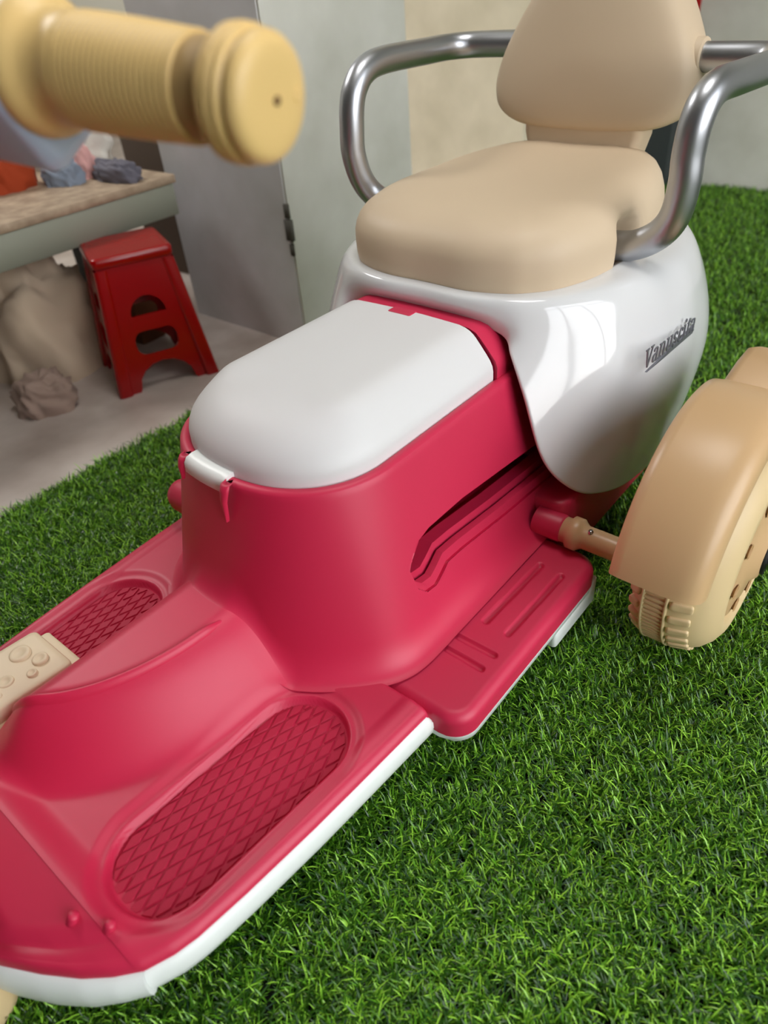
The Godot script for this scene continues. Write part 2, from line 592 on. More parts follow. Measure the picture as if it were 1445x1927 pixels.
func stool() -> void:
	# small moulded plastic stool, square, tapering, with arched openings
	var s := thing("plastic_stool", Vector3(-0.918, -0.012, -0.832), "small glossy red plastic stool standing in front of the table", "stool")
	s.rotation.y = -0.40
	var hb := 0.108
	var ht := 0.078
	var hh := 0.288
	for k in 4:
		var b := Basis(Vector3.UP, PI * 0.5 * k)
		# one side panel with two holes and a foot arch, as a polygon with thickness
		var outer := PackedVector2Array([Vector2(-hb, 0), Vector2(-hb + 0.042, 0)])
		for i in 9:
			var a := PI - PI * i / 8.0
			outer.append(Vector2(cos(a) * (hb - 0.046), 0.008 + sin(a) * 0.052))
		outer.append(Vector2(hb - 0.042, 0))
		outer.append(Vector2(hb, 0))
		outer.append(Vector2(ht, hh - 0.012))
		outer.append(Vector2(-ht, hh - 0.012))
		var upper := PackedVector2Array()
		for i in 13:
			var a := PI * i / 12.0
			upper.append(Vector2(cos(a) * 0.038, 0.165 + sin(a) * 0.040))
		var lower := PackedVector2Array()
		for q in rrect(0.046, 0.026, 0.020, 5):
			lower.append(Vector2(q.x, 0.105 + q.y))
		var cs := CSGCombiner3D.new()
		cs.name = "side_panel"
		var pp := CSGPolygon3D.new()
		pp.polygon = outer
		pp.depth = 0.006
		pp.material = M.stool
		cs.add_child(pp)
		for hole in [upper, lower]:
			var h := CSGPolygon3D.new()
			h.polygon = hole
			h.depth = 0.03
			h.position.z = 0.01
			h.operation = CSGShape3D.OPERATION_SUBTRACTION
			h.material = M.stool
			cs.add_child(h)
		var tilt := atan2(hb - ht, hh)
		cs.transform = Transform3D(b * Basis(Vector3.RIGHT, -tilt), b * Vector3(0, 0, hb))
		s.add_child(cs, true)
	var st := st_new()
	bevel_box(st, Vector3(0, hh - 0.006, 0), Vector3(ht * 2.0 + 0.014, 0.022, ht * 2.0 + 0.014), 0.012)
	done(st, "stool_top", M.stool, s)
	for q in [[-1, -1], [1, -1], [1, 1], [-1, 1]]:
		st = st_new()
		var rows := []
		for v in [[0.0, hb, 0.016], [hh - 0.02, ht, 0.014]]:
			var r := PackedVector3Array()
			for c in rrect(v[2], v[2], 0.009, 4):
				r.append(Vector3(q[0] * (v[1] - 0.008) + c.x, v[0], q[1] * (v[1] - 0.008) + c.y))
			rows.append(r)
		rows_to(st, rows, 1, true)
		done(st, "leg", M.stool, s)

func table() -> void:
	var t := thing("work_table", Vector3(-1.45, -0.012, -0.55), "low worn work table with a thick pale edge beside the grey pillar", "table")
	var top := mat(Color(0.74, 0.66, 0.56), 0.6)
	top.albedo_texture = noise_tex(0.02, 51, 512, 4, Color(0.75, 0.72, 0.7), Color(1, 1, 1))
	top.uv1_triplanar = true
	top.uv1_scale = Vector3(2, 2, 2)
	var st := st_new()
	bevel_box(st, Vector3(0, 0.365, 0.06), Vector3(0.90, 0.018, 1.14), 0.006)
	done(st, "table_top", top, t)
	st = st_new()
	bevel_box(st, Vector3(0.43, 0.322, 0.06), Vector3(0.036, 0.068, 1.12), 0.005)
	var ap := done(st, "apron", mat(Color(0.55, 0.56, 0.50), 0.55), t)
	ap.set_meta("label", "grey green painted front rail")
	for q in [[0.34, 0.55], [-0.38, 0.55], [-0.38, -0.45], [0.02, -0.45]]:
		st = st_new()
		bevel_box(st, Vector3(q[0], 0.178, q[1]), Vector3(0.045, 0.356, 0.045), 0.004)
		done(st, "leg", M.slate, t)

func cloth(called: String, at: Vector3, size: Vector3, turn: float, c: Color, seed_: int, label: String, category: String) -> void:
	var n := FastNoiseLite.new()
	n.seed = seed_
	n.frequency = 1.0
	n.fractal_octaves = 3
	var st := st_new()
	var rows := []
	for i in 15:
		var v := i / 14.0
		var r := PackedVector3Array()
		var el := v * PI * 0.5
		for k in 40:
			var a := TAU * k / 40.0
			var rad := pow(cos(el), 0.45)
			var p := Vector3(signf(cos(a)) * pow(absf(cos(a)), 0.7) * rad, pow(sin(el), 0.8), signf(sin(a)) * pow(absf(sin(a)), 0.7) * rad)
			var f := 1.0 + 0.35 * n.get_noise_3dv(p * 1.6) + 0.10 * n.get_noise_3dv(p * 5.0)
			p = Vector3(p.x * f, p.y * f, p.z * f) * size * Vector3(0.5, 1.0, 0.5)
			p.y = maxf(p.y, 0.0)
			r.append(p)
		rows.append(r)
	rows_to(st, rows, 1, true)
	fan_to(st, rows[0], Vector3.ZERO, 2, true)
	var m := mat(c, 0.85)
	m.rim_enabled = true
	m.rim = 0.2
	var o := done(st, called, m)
	o.position = at
	o.rotation.y = turn
	tag(o, label, category)

# ------------------------------------------------------------------ the scooter
func scooter() -> void:
	var s := thing("ride_on_scooter", Vector3.ZERO, "red and white children's ride-on scooter with tan seat and cream wheels", "scooter")
	deck(s)
	foot_mats(s)
	box_body(s)
	lid(s)
	steps(s)
	base_trim(s)
	cowl(s)
	seat(s)
	armrests(s)
	wheels(s)
	handlebar(s)

func deck(s: Node3D) -> void:
	var st := st_new()
	var zs := []
	var z := -0.480
	while z < -0.0195:
		zs.append(z)
		z += 0.0021 if z < -0.36 or z > -0.345 else 0.0007
	zs.append(-0.018)
	var mk := func(zlist: Array, drop: float) -> Array:
		var rows := []
		for zz in zlist:
			var w := deck_w(zz)
			var r := PackedVector3Array()
			for j in 221:
				var t := -1.0 + 2.0 * j / 220.0
				t = signf(t) * (1.0 - pow(1.0 - absf(t), 1.25))
				var xx: float = w * t
				var yy := deck_y(xx, zz) - drop
				if xx > 0.17 and zz < -0.3515:
					yy -= 0.03
				elif xx > 0.17 and zz < -0.3475:
					yy -= 0.0014 * pow((-0.3475 - zz) / 0.004, 2.0)
				r.append(Vector3(xx, yy, zz))
			var f := r[0]
			r.insert(0, Vector3(f.x, 0.085, f.z))
			var l := r[-1]
			r.append(Vector3(l.x, 0.085, l.z))
			rows.append(r)
		return rows
	rows_to(st, mk.call(zs, 0.0), 1, false, true)
	done(st, "floorboard", M.red, s)
	# nose apron, a second moulding that starts at a seam
	var za := []
	z = -0.0185
	while z < 0.0795:
		za.append(z)
		z += 0.002
	za.append(0.0798)
	st = st_new()
	var rows: Array = mk.call(za, 0.0012)
	rows_to(st, rows, 1, false, true)
	done(st, "nose_apron", M.red, s)
	# moulded bead along the tunnel that curls round in front
	st = st_new()
	rows = []
	var bead := PackedVector3Array()
	for i in 61:
		var a := PI * 0.5 * i / 60.0
		if i == 0:
			bead.append(Vector3(0.031, 0, -0.276))
		bead.append(Vector3(-0.08 + 0.111 * cos(a), 0, -0.27 + 0.187 * sin(a)))
	for i in bead.size():
		var t := (bead[mini(i + 1, bead.size() - 1)] - bead[maxi(i - 1, 0)]).normalized()
		var n := Vector3(t.z, 0, -t.x)
		var hgt := 0.0060
		var g := sstep(-0.5, 5.0, i)
		var r := PackedVector3Array()
		for k in 9:
			var th := PI * k / 8.0
			var q := bead[i] + n * cos(th) * 0.0046 * (0.4 + 0.6 * g)
			r.append(Vector3(q.x, deck_y(q.x, q.z) - 0.0006 + sin(th) * hgt * g, q.z))
		rows.append(r)
	rows_to(st, rows, 1)
	done(st, "tunnel_bead", M.red, s)
	# leg shield and steering column that rise from the nose
	st = st_new()
	rows = []
	for i in 24:
		var v := i / 23.0
		var r := PackedVector3Array()
		var hw := lerpf(0.035, 0.17, sin(v * PI * 0.8))
		for j in 25:
			var t := -1.0 + 2.0 * j / 24.0
			r.append(Vector3(hw * t, 0.11 + 0.41 * v, 0.075 - 0.05 * v - 0.05 * t * t))
		rows.append(r)
	rows_to(st, rows, 1)
	done(st, "leg_shield", M.red, s)
	# two moulded pegs near the seam
	for p in [Vector3(0.136, 0, -0.008), Vector3(0.1655, 0, -0.0235)]:
		p.y = deck_y(p.x, p.z) + 0.0015
		st = st_new()
		lathe_to(st, p, Vector3(0.25, 1, -0.35), [[-0.006, 0.0052], [0.0035, 0.0048], [0.0052, 0.0036], [0.0056, 0.0]], 20)
		done(st, "peg", M.red, s)
	# accelerator pedal on the far foot well
	st = st_new()
	bevel_box(st, Vector3(-0.135, 0.118, -0.095), Vector3(0.095, 0.010, 0.145), 0.004, Basis(Vector3.RIGHT, -0.06))
	var pd := done(st, "pedal", M.pedal, s)
	pd.set_meta("label", "cream accelerator pedal")
	st = st_new()
	bevel_box(st, Vector3(-0.135, 0.131, -0.090), Vector3(0.083, 0.020, 0.128), 0.007, Basis(Vector3.RIGHT, -0.06))
	done(st, "pedal_pad", M.pedal, pd)
	for q in [[-0.135, -0.128], [-0.135, -0.088]]:
		st = st_new()
		for m in [[-0.016, 0.004, 0.012], [0.010, -0.006, 0.009], [0.022, 0.010, 0.006]]:
			lathe_to(st, Vector3(q[0] + m[0], 0.1405, q[1] + m[1]), Vector3(0, 1, 0.06), [[-0.002, m[2]], [0.0010, m[2] * 0.96], [0.0018, m[2] * 0.85], [0.0020, m[2] * 0.6], [0.0010, m[2] * 0.45], [0.0010, 0.0]], 24)
		done(st, "raised_mark", M.pedal, pd)

func foot_mats(s: Node3D) -> void:
	for side in [1.0, -1.0]:
		var outline := PackedVector2Array()
		for i in 33:
			var a := PI + PI * i / 32.0
			outline.append(Vector2(0.1580 + cos(a) * 0.0500, -0.246 + sin(a) * 0.0500))
		for i in 33:
			var a := PI * i / 32.0
			outline.append(Vector2(0.1475 + cos(a) * 0.0500, -0.0895 + sin(a) * 0.0500))
		var base := st_new()
		base.set_smooth_group(-1)
		var ids := Geometry2D.triangulate_polygon(outline)
		for k in range(0, ids.size(), 3):
			var v := []
			for q in 3:
				var p := outline[ids[k + q]]
				v.append(Vector3(p.x * side, 0.0950, p.y))
			tri(base, v[0], v[1], v[2])
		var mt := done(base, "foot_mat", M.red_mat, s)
		var inner: Array = Geometry2D.offset_polygon(outline, -0.0016)
		for i in range(-10, 11):
			for j in range(-6, 7):
				var c := Vector2(0.152 + 0.0130 * j + (0.0065 if i % 2 != 0 else 0.0), -0.170 + 0.0175 * i)
				var dia := PackedVector2Array([c + Vector2(0.0058, 0), c + Vector2(0, 0.0157), c + Vector2(-0.0058, 0), c + Vector2(0, -0.0157)])
				for poly in Geometry2D.intersect_polygons(dia, inner[0]):
					if poly.size() < 3:
						continue
					var area := 0.0
					for q in poly.size():
						area += poly[q].cross(poly[(q + 1) % poly.size()])
					if absf(area) < 2e-5:
						continue
					var top: Array = Geometry2D.offset_polygon(poly, -0.0011)
					if top.is_empty():
						continue
					var st := st_new()
					st.set_smooth_group(-1)
					var tp: PackedVector2Array = top[0]
					var ti := Geometry2D.triangulate_polygon(tp)
					for k in range(0, ti.size(), 3):
						tri(st, Vector3(tp[ti[k]].x * side, 0.0966, tp[ti[k]].y), Vector3(tp[ti[k + 1]].x * side, 0.0966, tp[ti[k + 1]].y), Vector3(tp[ti[k + 2]].x * side, 0.0966, tp[ti[k + 2]].y))
					if tp.size() == poly.size():
						# match starts
						var off := 0
						var best := 1e9
						for q in tp.size():
							var d := tp[q].distance_to(poly[0])
							if d < best:
								best = d
								off = q
						for q in poly.size():
							var q2 := (q + 1) % poly.size()
							var a := Vector3(poly[q].x * side, 0.0948, poly[q].y)
							var b := Vector3(poly[q2].x * side, 0.0948, poly[q2].y)
							var t0 := tp[(off + q) % tp.size()]
							var t1 := tp[(off + q2) % tp.size()]
							tri(st, a, b, Vector3(t1.x * side, 0.0966, t1.y))
							tri(st, a, Vector3(t1.x * side, 0.0966, t1.y), Vector3(t0.x * side, 0.0966, t0.y))
					else:
						for q in tp.size():
							var q2 := (q + 1) % tp.size()
							var a := Vector3(tp[q].x * side, 0.0948, tp[q].y)
							var b := Vector3(tp[q2].x * side, 0.0948, tp[q2].y)
							tri(st, a, b, b + Vector3(0, 0.0018, 0))
							tri(st, a, b + Vector3(0, 0.0018, 0), a + Vector3(0, 0.0018, 0))
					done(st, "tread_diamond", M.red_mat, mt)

func poly_near(p: Vector2, poly: PackedVector2Array) -> Vector2:
	var best := 1e9
	var out := p
	for i in poly.size():
		var a := poly[i]
		var b := poly[(i + 1) % poly.size()]
		var c := a.lerp(b, clampf((p - a).dot(b - a) / (b - a).length_squared(), 0, 1))
		if p.distance_squared_to(c) < best:
			best = p.distance_squared_to(c)
			out = c
	return out

const SHELL_HW := 0.1360

func shell_point(x0: float, z0: float, n: Vector2, v: float) -> Vector3:
	# point on the body shell below a rim point (x0, z0) with outward normal n; v runs from the rim to the deck
	var wide := lerpf(1.0, 0.80, clampf(-n.x * 1.2, 0.0, 1.0))
	if n.x > 0.0:
		wide *= 1.0 + 0.17 * exp(-pow((n.y - 0.42) / 0.24, 2.0))
	var sl := 0.265 * wide
	var pe := Vector2(x0, z0) + n * (sl * 0.2 + 0.016)
	var yb := DECK_Y + hump(pe.x, minf(pe.y, -0.15))
	var yw := yb + 0.034
	if v < 0.72:
		var t := v / 0.72
		var y0 := lerpf(0.3125, yw, t)
		return Vector3(x0 + n.x * sl * (0.3125 - y0), y0, z0 + n.y * sl * (0.3125 - y0))
	var t := (v - 0.72) / 0.28
	var ow := sl * (0.3125 - yw)
	var oc := sl * (0.3125 - yb)
	var oe := oc + 0.019
	var o := (1 - t) * (1 - t) * ow + 2 * t * (1 - t) * oc + t * t * oe
	var y := (1 - t) * (1 - t) * yw + 2 * t * (1 - t) * (yb + 0.0006) + t * t * (yb - 0.0008)
	return Vector3(x0 + n.x * o, y, z0 + n.y * o)

func flank_x(y: float) -> float:
	var lo := 0.0
	var hi := 1.0
	for i in 24:
		var m := (lo + hi) * 0.5
		if shell_point(SHELL_HW, -0.6, Vector2(1, 0), m).y > y:
			lo = m
		else:
			hi = m
	return shell_point(SHELL_HW, -0.6, Vector2(1, 0), lo).x

func slot_x(z: float, y: float) -> float:
	return flank_x(y) - 0.005 * pow(clampf((z + 0.452) / 0.033, 0.0, 1.2), 2.0)

func slot_pocket(s: Node3D) -> void:
	# walls of the slot, a stepped sill along its lower edge and the dark back panel
	var fine := PackedVector2Array()
	for i in slot_poly.size():
		var a := slot_poly[i]
		var b := slot_poly[(i + 1) % slot_poly.size()]
		var n := maxi(1, int(a.distance_to(b) / 0.004))
		for k in n:
			fine.append(a.lerp(b, float(k) / n))
	var st := st_new()
	var rows := []
	for d in [0.0002, 0.0025, 0.042]:
		var r := PackedVector3Array()
		for p in fine:
			r.append(Vector3(slot_x(p.x, p.y) - d if d < 0.04 else 0.118, p.y, p.x))
		rows.append(r)
	rows_to(st, rows, 1, true)
	var ids := Geometry2D.triangulate_polygon(fine)
	st.set_smooth_group(2)
	for k in range(0, ids.size(), 3):
		tri(st, Vector3(0.118, fine[ids[k]].y, fine[ids[k]].x), Vector3(0.118, fine[ids[k + 1]].y, fine[ids[k + 1]].x), Vector3(0.118, fine[ids[k + 2]].y, fine[ids[k + 2]].x))
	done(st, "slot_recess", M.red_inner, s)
	for lv in [[0.0115, 0.0035, 0.012], [0.019, 0.016, 0.032]]:
		var up := PackedVector2Array()
		for p in slot_poly:
			up.append(p + Vector2(0.002, lv[0]))
		for piece in Geometry2D.clip_polygons(slot_poly, up):
			if piece.size() < 3:
				continue
			st = st_new()
			var f := PackedVector2Array()
			for i in piece.size():
				var a: Vector2 = piece[i]
				var b: Vector2 = piece[(i + 1) % piece.size()]
				var n := maxi(1, int(a.distance_to(b) / 0.006))
				for k in n:
					f.append(a.lerp(b, float(k) / n))
			var fr := PackedVector3Array()
			var bk := PackedVector3Array()
			for p in f:
				fr.append(Vector3(slot_x(p.x, p.y) - lv[1], p.y, p.x))
				bk.append(Vector3(slot_x(p.x, p.y) - lv[2], p.y, p.x))
			rows_to(st, [fr, bk], -1, true)
			var it := Geometry2D.triangulate_polygon(f)
			st.set_smooth_group(3)
			for k in range(0, it.size(), 3):
				tri(st, fr[it[k]], fr[it[k + 1]], fr[it[k + 2]])
			done(st, "slot_sill", M.red, s)

func box_body(s: Node3D) -> void:
	var hw := SHELL_HW
	var ol := u_outline(hw, 0.119, -0.452, -0.80, 260, 300, 30)
	for i in 3:
		ol.push_front([hw, -0.88 - 0.08 * i, 1.0, 0.0])
		ol.push_back([-hw * 1.055, -0.88 - 0.08 * i, -1.0, 0.0])
	var rows := []
	var hole := {}
	# v levels: inner lip, top, then down the wall, then the fillet to the deck
	var specs := []
	for v in [[-0.0155, 0.280], [-0.014, 0.310], [-0.012, 0.3145], [-0.009, 0.3162], [-0.004, 0.3160], [-0.001, 0.3138]]:
		specs.append([v[0], v[1], -1.0])
	for i in 12:
		specs.append([0.0, 0.0, 0.34 * i / 12.0])
	for i in 70:
		specs.append([0.0, 0.0, lerpf(0.34, 0.72, i / 70.0)])
	for i in 25:
		specs.append([0.0, 0.0, lerpf(0.72, 1.0, i / 24.0)])
	for sp in specs:
		var r := PackedVector3Array()
		for q in ol:
			var n := Vector2(q[2], q[3])
			if sp[2] < 0.0:
				r.append(Vector3(q[0] + n.x * sp[0], sp[1], q[1] + n.y * sp[0]))
				continue
			var p := shell_point(q[0], q[1], n, sp[2])
			# long slot in the right flank: grid points near its outline are drawn onto it
			if p.x > 0.1 and p.z < -0.42 and p.z > -0.81 and p.y > 0.14 and p.y < 0.24:
				var zy := Vector2(p.z, p.y)
				var sd := poly_sd(zy, slot_poly)
				if absf(sd) < 0.0010:
					var c := poly_near(zy, slot_poly)
					p = Vector3(p.x - 0.27 * (c.y - p.y), c.y, c.x)
					sd = 0.0
				if sd <= 0.0:
					hole[rows.size() * 1000 + r.size()] = true
			r.append(p)
		rows.append(r)
	var st := st_new()
	st.set_smooth_group(1)
	for i in rows.size() - 1:
		var a: PackedVector3Array = rows[i]
		var b: PackedVector3Array = rows[i + 1]
		for j in a.size() - 1:
			var k := i * 1000 + j
			if hole.has(k) and hole.has(k + 1) and hole.has(k + 1000) and hole.has(k + 1001):
				continue
			tri(st, a[j], b[j], b[j + 1])
			tri(st, a[j], b[j + 1], a[j + 1])
	done(st, "body_shell", M.red, s)
	slot_pocket(s)
	# tray below the lid and the bulkhead behind it
	st = st_new()
	var prof := [[-0.1250, 0.300], [-0.1255, 0.330], [-0.1225, 0.338], [-0.113, 0.3495], [-0.102, 0.3615], [-0.095, 0.3680], [-0.085, 0.3715], [-0.07, 0.3730], [-0.04, 0.3738], [0.0, 0.3742]]
	var pts := []
	for p in prof:
		pts.append(Vector2(p[0] * 1.015, p[1]))
	for i in range(prof.size() - 2, -1, -1):
		pts.append(Vector2(-prof[i][0] * 1.015, prof[i][1]))
	var bl := []
	for zq in [-0.660, -0.80]:
		var r := PackedVector3Array()
		for p in pts:
			r.append(Vector3(p.x, p.y, zq))
		bl.append(r)
	rows_to(st, bl, 1)
	fan_to(st, bl[0], Vector3(0, 0.30, -0.660), 2)
	done(st, "bulkhead", M.red, s)
	# wider rear body under the cowl
	st = st_new()
	bevel_box(st, Vector3(0, 0.102, -0.875), Vector3(0.448, 0.106, 0.40), 0.016)
	done(st, "rear_body", M.red, s)
	# boss of the far axle
	st = st_new()
	lathe_to(st, Vector3(-0.15, 0.150, -0.415), Vector3(-1, 0, 0), [[0.0, 0.024], [0.075, 0.024], [0.086, 0.020], [0.090, 0.012], [0.091, 0.0]], 32)
	done(st, "axle_boss", M.red, s)
	# latch lugs on the nose rim
	for q in [[-0.0615, 0.55], [0.0190, 0.90]]:
		st = st_new()
		var zf: float = -0.452 + 0.119 * pow(1.0 - pow(absf(q[0]) / hw, 2.0), 0.46)
		var lugs := []
		var k: float = q[1]
		for v in [[0.309, 0.004, 0.006], [0.3105, 0.0055, 0.004], [0.309, 0.0062, 0.0105], [0.302, 0.0062, 0.0135], [0.290, 0.0045, 0.0165], [0.272, 0.0022, 0.0165], [0.262, 0.0003, 0.0165]]:
			var yy: float = 0.318 - (0.309 - v[0]) * k
			var r := PackedVector3Array()
			for a in 9:
				var th := PI * a / 8.0
				r.append(Vector3(q[0] + cos(th) * v[1], yy, zf - 0.004 + sin(th) * 0.004 + v[2]))
			lugs.append(r)
		rows_to(st, lugs, 1)
		fan_to(st, lugs[0], Vector3(q[0], 0.318, zf - 0.004), 1)
		done(st, "latch_lug", M.red, s)

func lid(s: Node3D) -> void:
	var ol := u_outline(0.1235, 0.108, -0.452, -0.657, 40, 90)
	var spine0 := -0.657
	var spine1 := -0.50
	var prof := [[-0.001, 0.306], [0.0, 0.310], [0.0, 0.326], [0.0012, 0.3325], [0.0045, 0.339], [0.0095, 0.3455], [0.015, 0.352], [0.0205, 0.3585], [0.0245, 0.3630], [0.0285, 0.3668], [0.0335, 0.3702], [0.040, 0.3728], [0.048, 0.3745]]
	var rows := []
	for p in prof:
		var r := PackedVector3Array()
		for q in ol:
			var n := Vector2(q[2], q[3])
			var f := maxf(0.0, n.y)
			var ty := clampf((p[1] - 0.320) / 0.0545, 0.0, 1.0)
			var dome := 0.100 * (1.0 - sqrt(1.0 - ty * ty * 0.985))
			var ins: float = lerpf(p[0], dome, sstep(0.0, 0.95, f))
			var yy: float = p[1]
			r.append(Vector3(q[0] - n.x * ins, yy, minf(q[1], q[1] - n.y * ins)))
		rows.append(r)
	var last: PackedVector3Array = rows[-1]
	for t in [0.15, 0.4, 0.7, 1.0]:
		var c := PackedVector3Array()
		for j in ol.size():
			var sp := Vector3(0.0, 0.3765, clampf(last[j].z - 0.03, spine0, spine1))
			var p := last[j].lerp(sp, t)
			p.y = lerpf(last[j].y, 0.3765, sin(t * PI * 0.5))
			c.append(p)
		rows.append(c)
	var st := st_new()
	rows_to(st, rows, 1)
	var l := done(st, "box_lid", M.white, s)
	l.set_meta("label", "smooth white lid")
	# finger notch at the rear edge
	st = st_new()
	bevel_box(st, Vector3(-0.006, 0.3758, -0.652), Vector3(0.034, 0.003, 0.016), 0.0018)
	done(st, "hinge_tab", M.red, s)
	# latch clip in front
	st = st_new()
	var rr := []
	for i in 8:
		var t := i / 7.0
		var r := PackedVector3Array()
		var x := lerpf(-0.054, 0.0125, t)
		var zf := lerpf(-0.3400, -0.3370, t) + 0.002 * sin(t * PI)
		for v in [[-0.016, 0.300], [-0.014, 0.314], [-0.004, 0.3145], [0.004, 0.313], [0.008, 0.308], [0.009, 0.297], [0.006, 0.293], [-0.004, 0.293]]:
			r.append(Vector3(x, v[1] + 0.007, zf + v[0]))
		rr.append(r)
	rows_to(st, rr, 1, true)
	fan_to(st, rr[0], Vector3(rr[0][0].x, 0.313, rr[0][0].z + 0.008), 2, true)
	fan_to(st, rr[-1], Vector3(rr[-1][0].x, 0.313, rr[-1][0].z + 0.008), 3)
	done(st, "latch_clip", M.trim_white, l)

func step_w(z: float, za: float, zb: float, outer: float, r: float) -> float:
	var e := minf(z - za, zb - z)
	if e >= r:
		return outer
	var t := 1.0 - maxf(e, 0.0) / r
	return outer - r * (1.0 - sqrt(maxf(0.0, 1.0 - t * t)))

func steps(s: Node3D) -> void:
	for side in [1.0]:
		var za := -0.668
		var zb := -0.3535
		var outer := 0.2845
		var st := st_new()
		var rows := []
		var zs := []
		var n := 210
		for i in n + 1:
			var t := float(i) / n
			t = 0.5 - 0.5 * cos(PI * t) if false else t
			zs.append(lerpf(za, zb, t))
		var sk := 0.0745
		for i in zs.size():
			var z: float = zs[i]
			var w := step_w(z, za, zb, outer, 0.030)
			var r := PackedVector3Array()
			for j in 70:
				var t := j / 69.0
				t = 1.0 - pow(1.0 - t, 1.4)
				var x := lerpf(0.165, w, t)
				var e := minf(w - x, minf(z - za, zb - z))
				if z > zb - 0.03 or z < za + 0.03:
					var cz := zb - 0.030 if z > zb - 0.030 else za + 0.030
					if x > outer - 0.030:
						e = 0.030 - Vector2(x - (outer - 0.030), z - cz).length()
				var y := 0.1045
				var rr := 0.013
				if e < rr:
					var u := 1.0 - maxf(e, 0.0) / rr
					y -= rr * (1.0 - sqrt(maxf(0.0, 1.0 - u * u)))
				for g in [[0.2275, 0.2235, -0.612, -0.492], [0.2580, 0.2545, -0.609, -0.490], [0.19, 0.2585, -0.4545, -0.4545], [0.19, 0.2575, -0.4325, -0.4305]]:
					var a := Vector2(g[0], g[2])
					var b := Vector2(g[1], g[3])
					var p := Vector2(x, z)
					var q := clampf((p - a).dot(b - a) / (b - a).length_squared(), 0, 1)
					var d := p.distance_to(a.lerp(b, q))
					y -= 0.0042 * (1.0 - sstep(0.0022, 0.0046, d))
				r.append(Vector3(x * side, y, z))
			var l := r[-1]
			r.append(Vector3(l.x, sk, l.z))
			rows.append(r)
		var f0 := PackedVector3Array()
		for p in rows[0]:
			f0.append(Vector3(p.x, sk, p.z))
		var f1 := PackedVector3Array()
		for p in rows[-1]:
			f1.append(Vector3(p.x, sk, p.z))
		rows.insert(0, f0)
		rows.append(f1)
		rows_to(st, rows, 1)
		done(st, "side_step", M.red, s)
		# white rim under the step
		st = st_new()
		var rim := []
		for y in [0.0745, 0.0655, 0.064]:
			var ins := 0.003 if y > 0.065 else 0.012
			var r := PackedVector3Array()
			for i in 61:
				var z := lerpf(za + 0.002, zb - 0.001, i / 60.0)
				r.append(Vector3((step_w(z, za + 0.002, zb - 0.001, outer - 0.0005, 0.030) - (0.0 if ins < 0.01 else 0.06)) * side, y, z))
			r.insert(0, Vector3(0.15 * side, y, za + 0.004))
			r.append(Vector3(0.15 * side, y, zb - 0.004))
			rim.append(r)
		rows_to(st, rim, 1)
		done(st, "step_rim", M.trim_white, s)
		st = st_new()
		bevel_box(st, Vector3(0.223 * side, 0.056, -0.610), Vector3(0.121, 0.040, 0.108), 0.005)
		done(st, "step_foot", M.trim_white, s)

func base_trim(s: Node3D) -> void:
	# white pan below the red floorboard, with a thicker bumper round the nose
	for part in [[-0.50, -0.0215, 0.0, "base_pan"], [-0.0212, 0.0803, 0.004, "nose_bumper"]]:
		for side in [1.0, -1.0]:
			var st := st_new()
			var rows := []
			var zl := []
			var n := 60
			for i in n + 1:
				zl.append(lerpf(part[0], part[1], pow(float(i) / n, 0.8) if part[2] > 0.0 else float(i) / n))
			var ex: float = part[2]
			for v in [[-0.012, 0.098], [0.0, 0.0972], [0.0025 + ex * 0.3, 0.0955], [0.0045 + ex, 0.088], [0.005 + ex, 0.078], [0.002 + ex, 0.066 - ex * 0.3], [-0.004 + ex, 0.059 - ex * 0.6], [-0.018, 0.054 - ex * 0.6], [-0.06, 0.052]]:
				var r := PackedVector3Array()
				for z in zl:
					var d := 0.0015
					var w: float = deck_w(z)
					var dw: float = (deck_w(z + d) - deck_w(z - d)) / (2 * d)
					var nn := Vector2(1, -dw).normalized()
					if z > 0.0795:
						nn = Vector2(0, 1)
					var top := minf(v[1], 0.086) if z < -0.3505 else float(v[1])
					var drop := 0.020 * sstep(-0.02, 0.04, z) * clampf((0.098 - v[1]) / 0.04, 0.0, 1.2)
					r.append(Vector3(maxf(0.0, w + nn.x * v[0]) * side, top - drop, z + nn.y * v[0]))
				rows.append(r)
			rows_to(st, rows, 1)
			var cap := PackedVector3Array()
			for r in rows:
				cap.append(r[-1] if ex == 0.0 else r[0])
			var mid := Vector3.ZERO
			for q in cap:
				mid += q / cap.size()
			fan_to(st, cap, mid, 2)
			done(st, part[3], M.trim_white, s)
	var st := st_new()
	bevel_box(st, Vector3(0, 0.068, -0.34), Vector3(0.36, 0.030, 0.70), 0.01)
	done(st, "under_pan", M.trim_white, s)

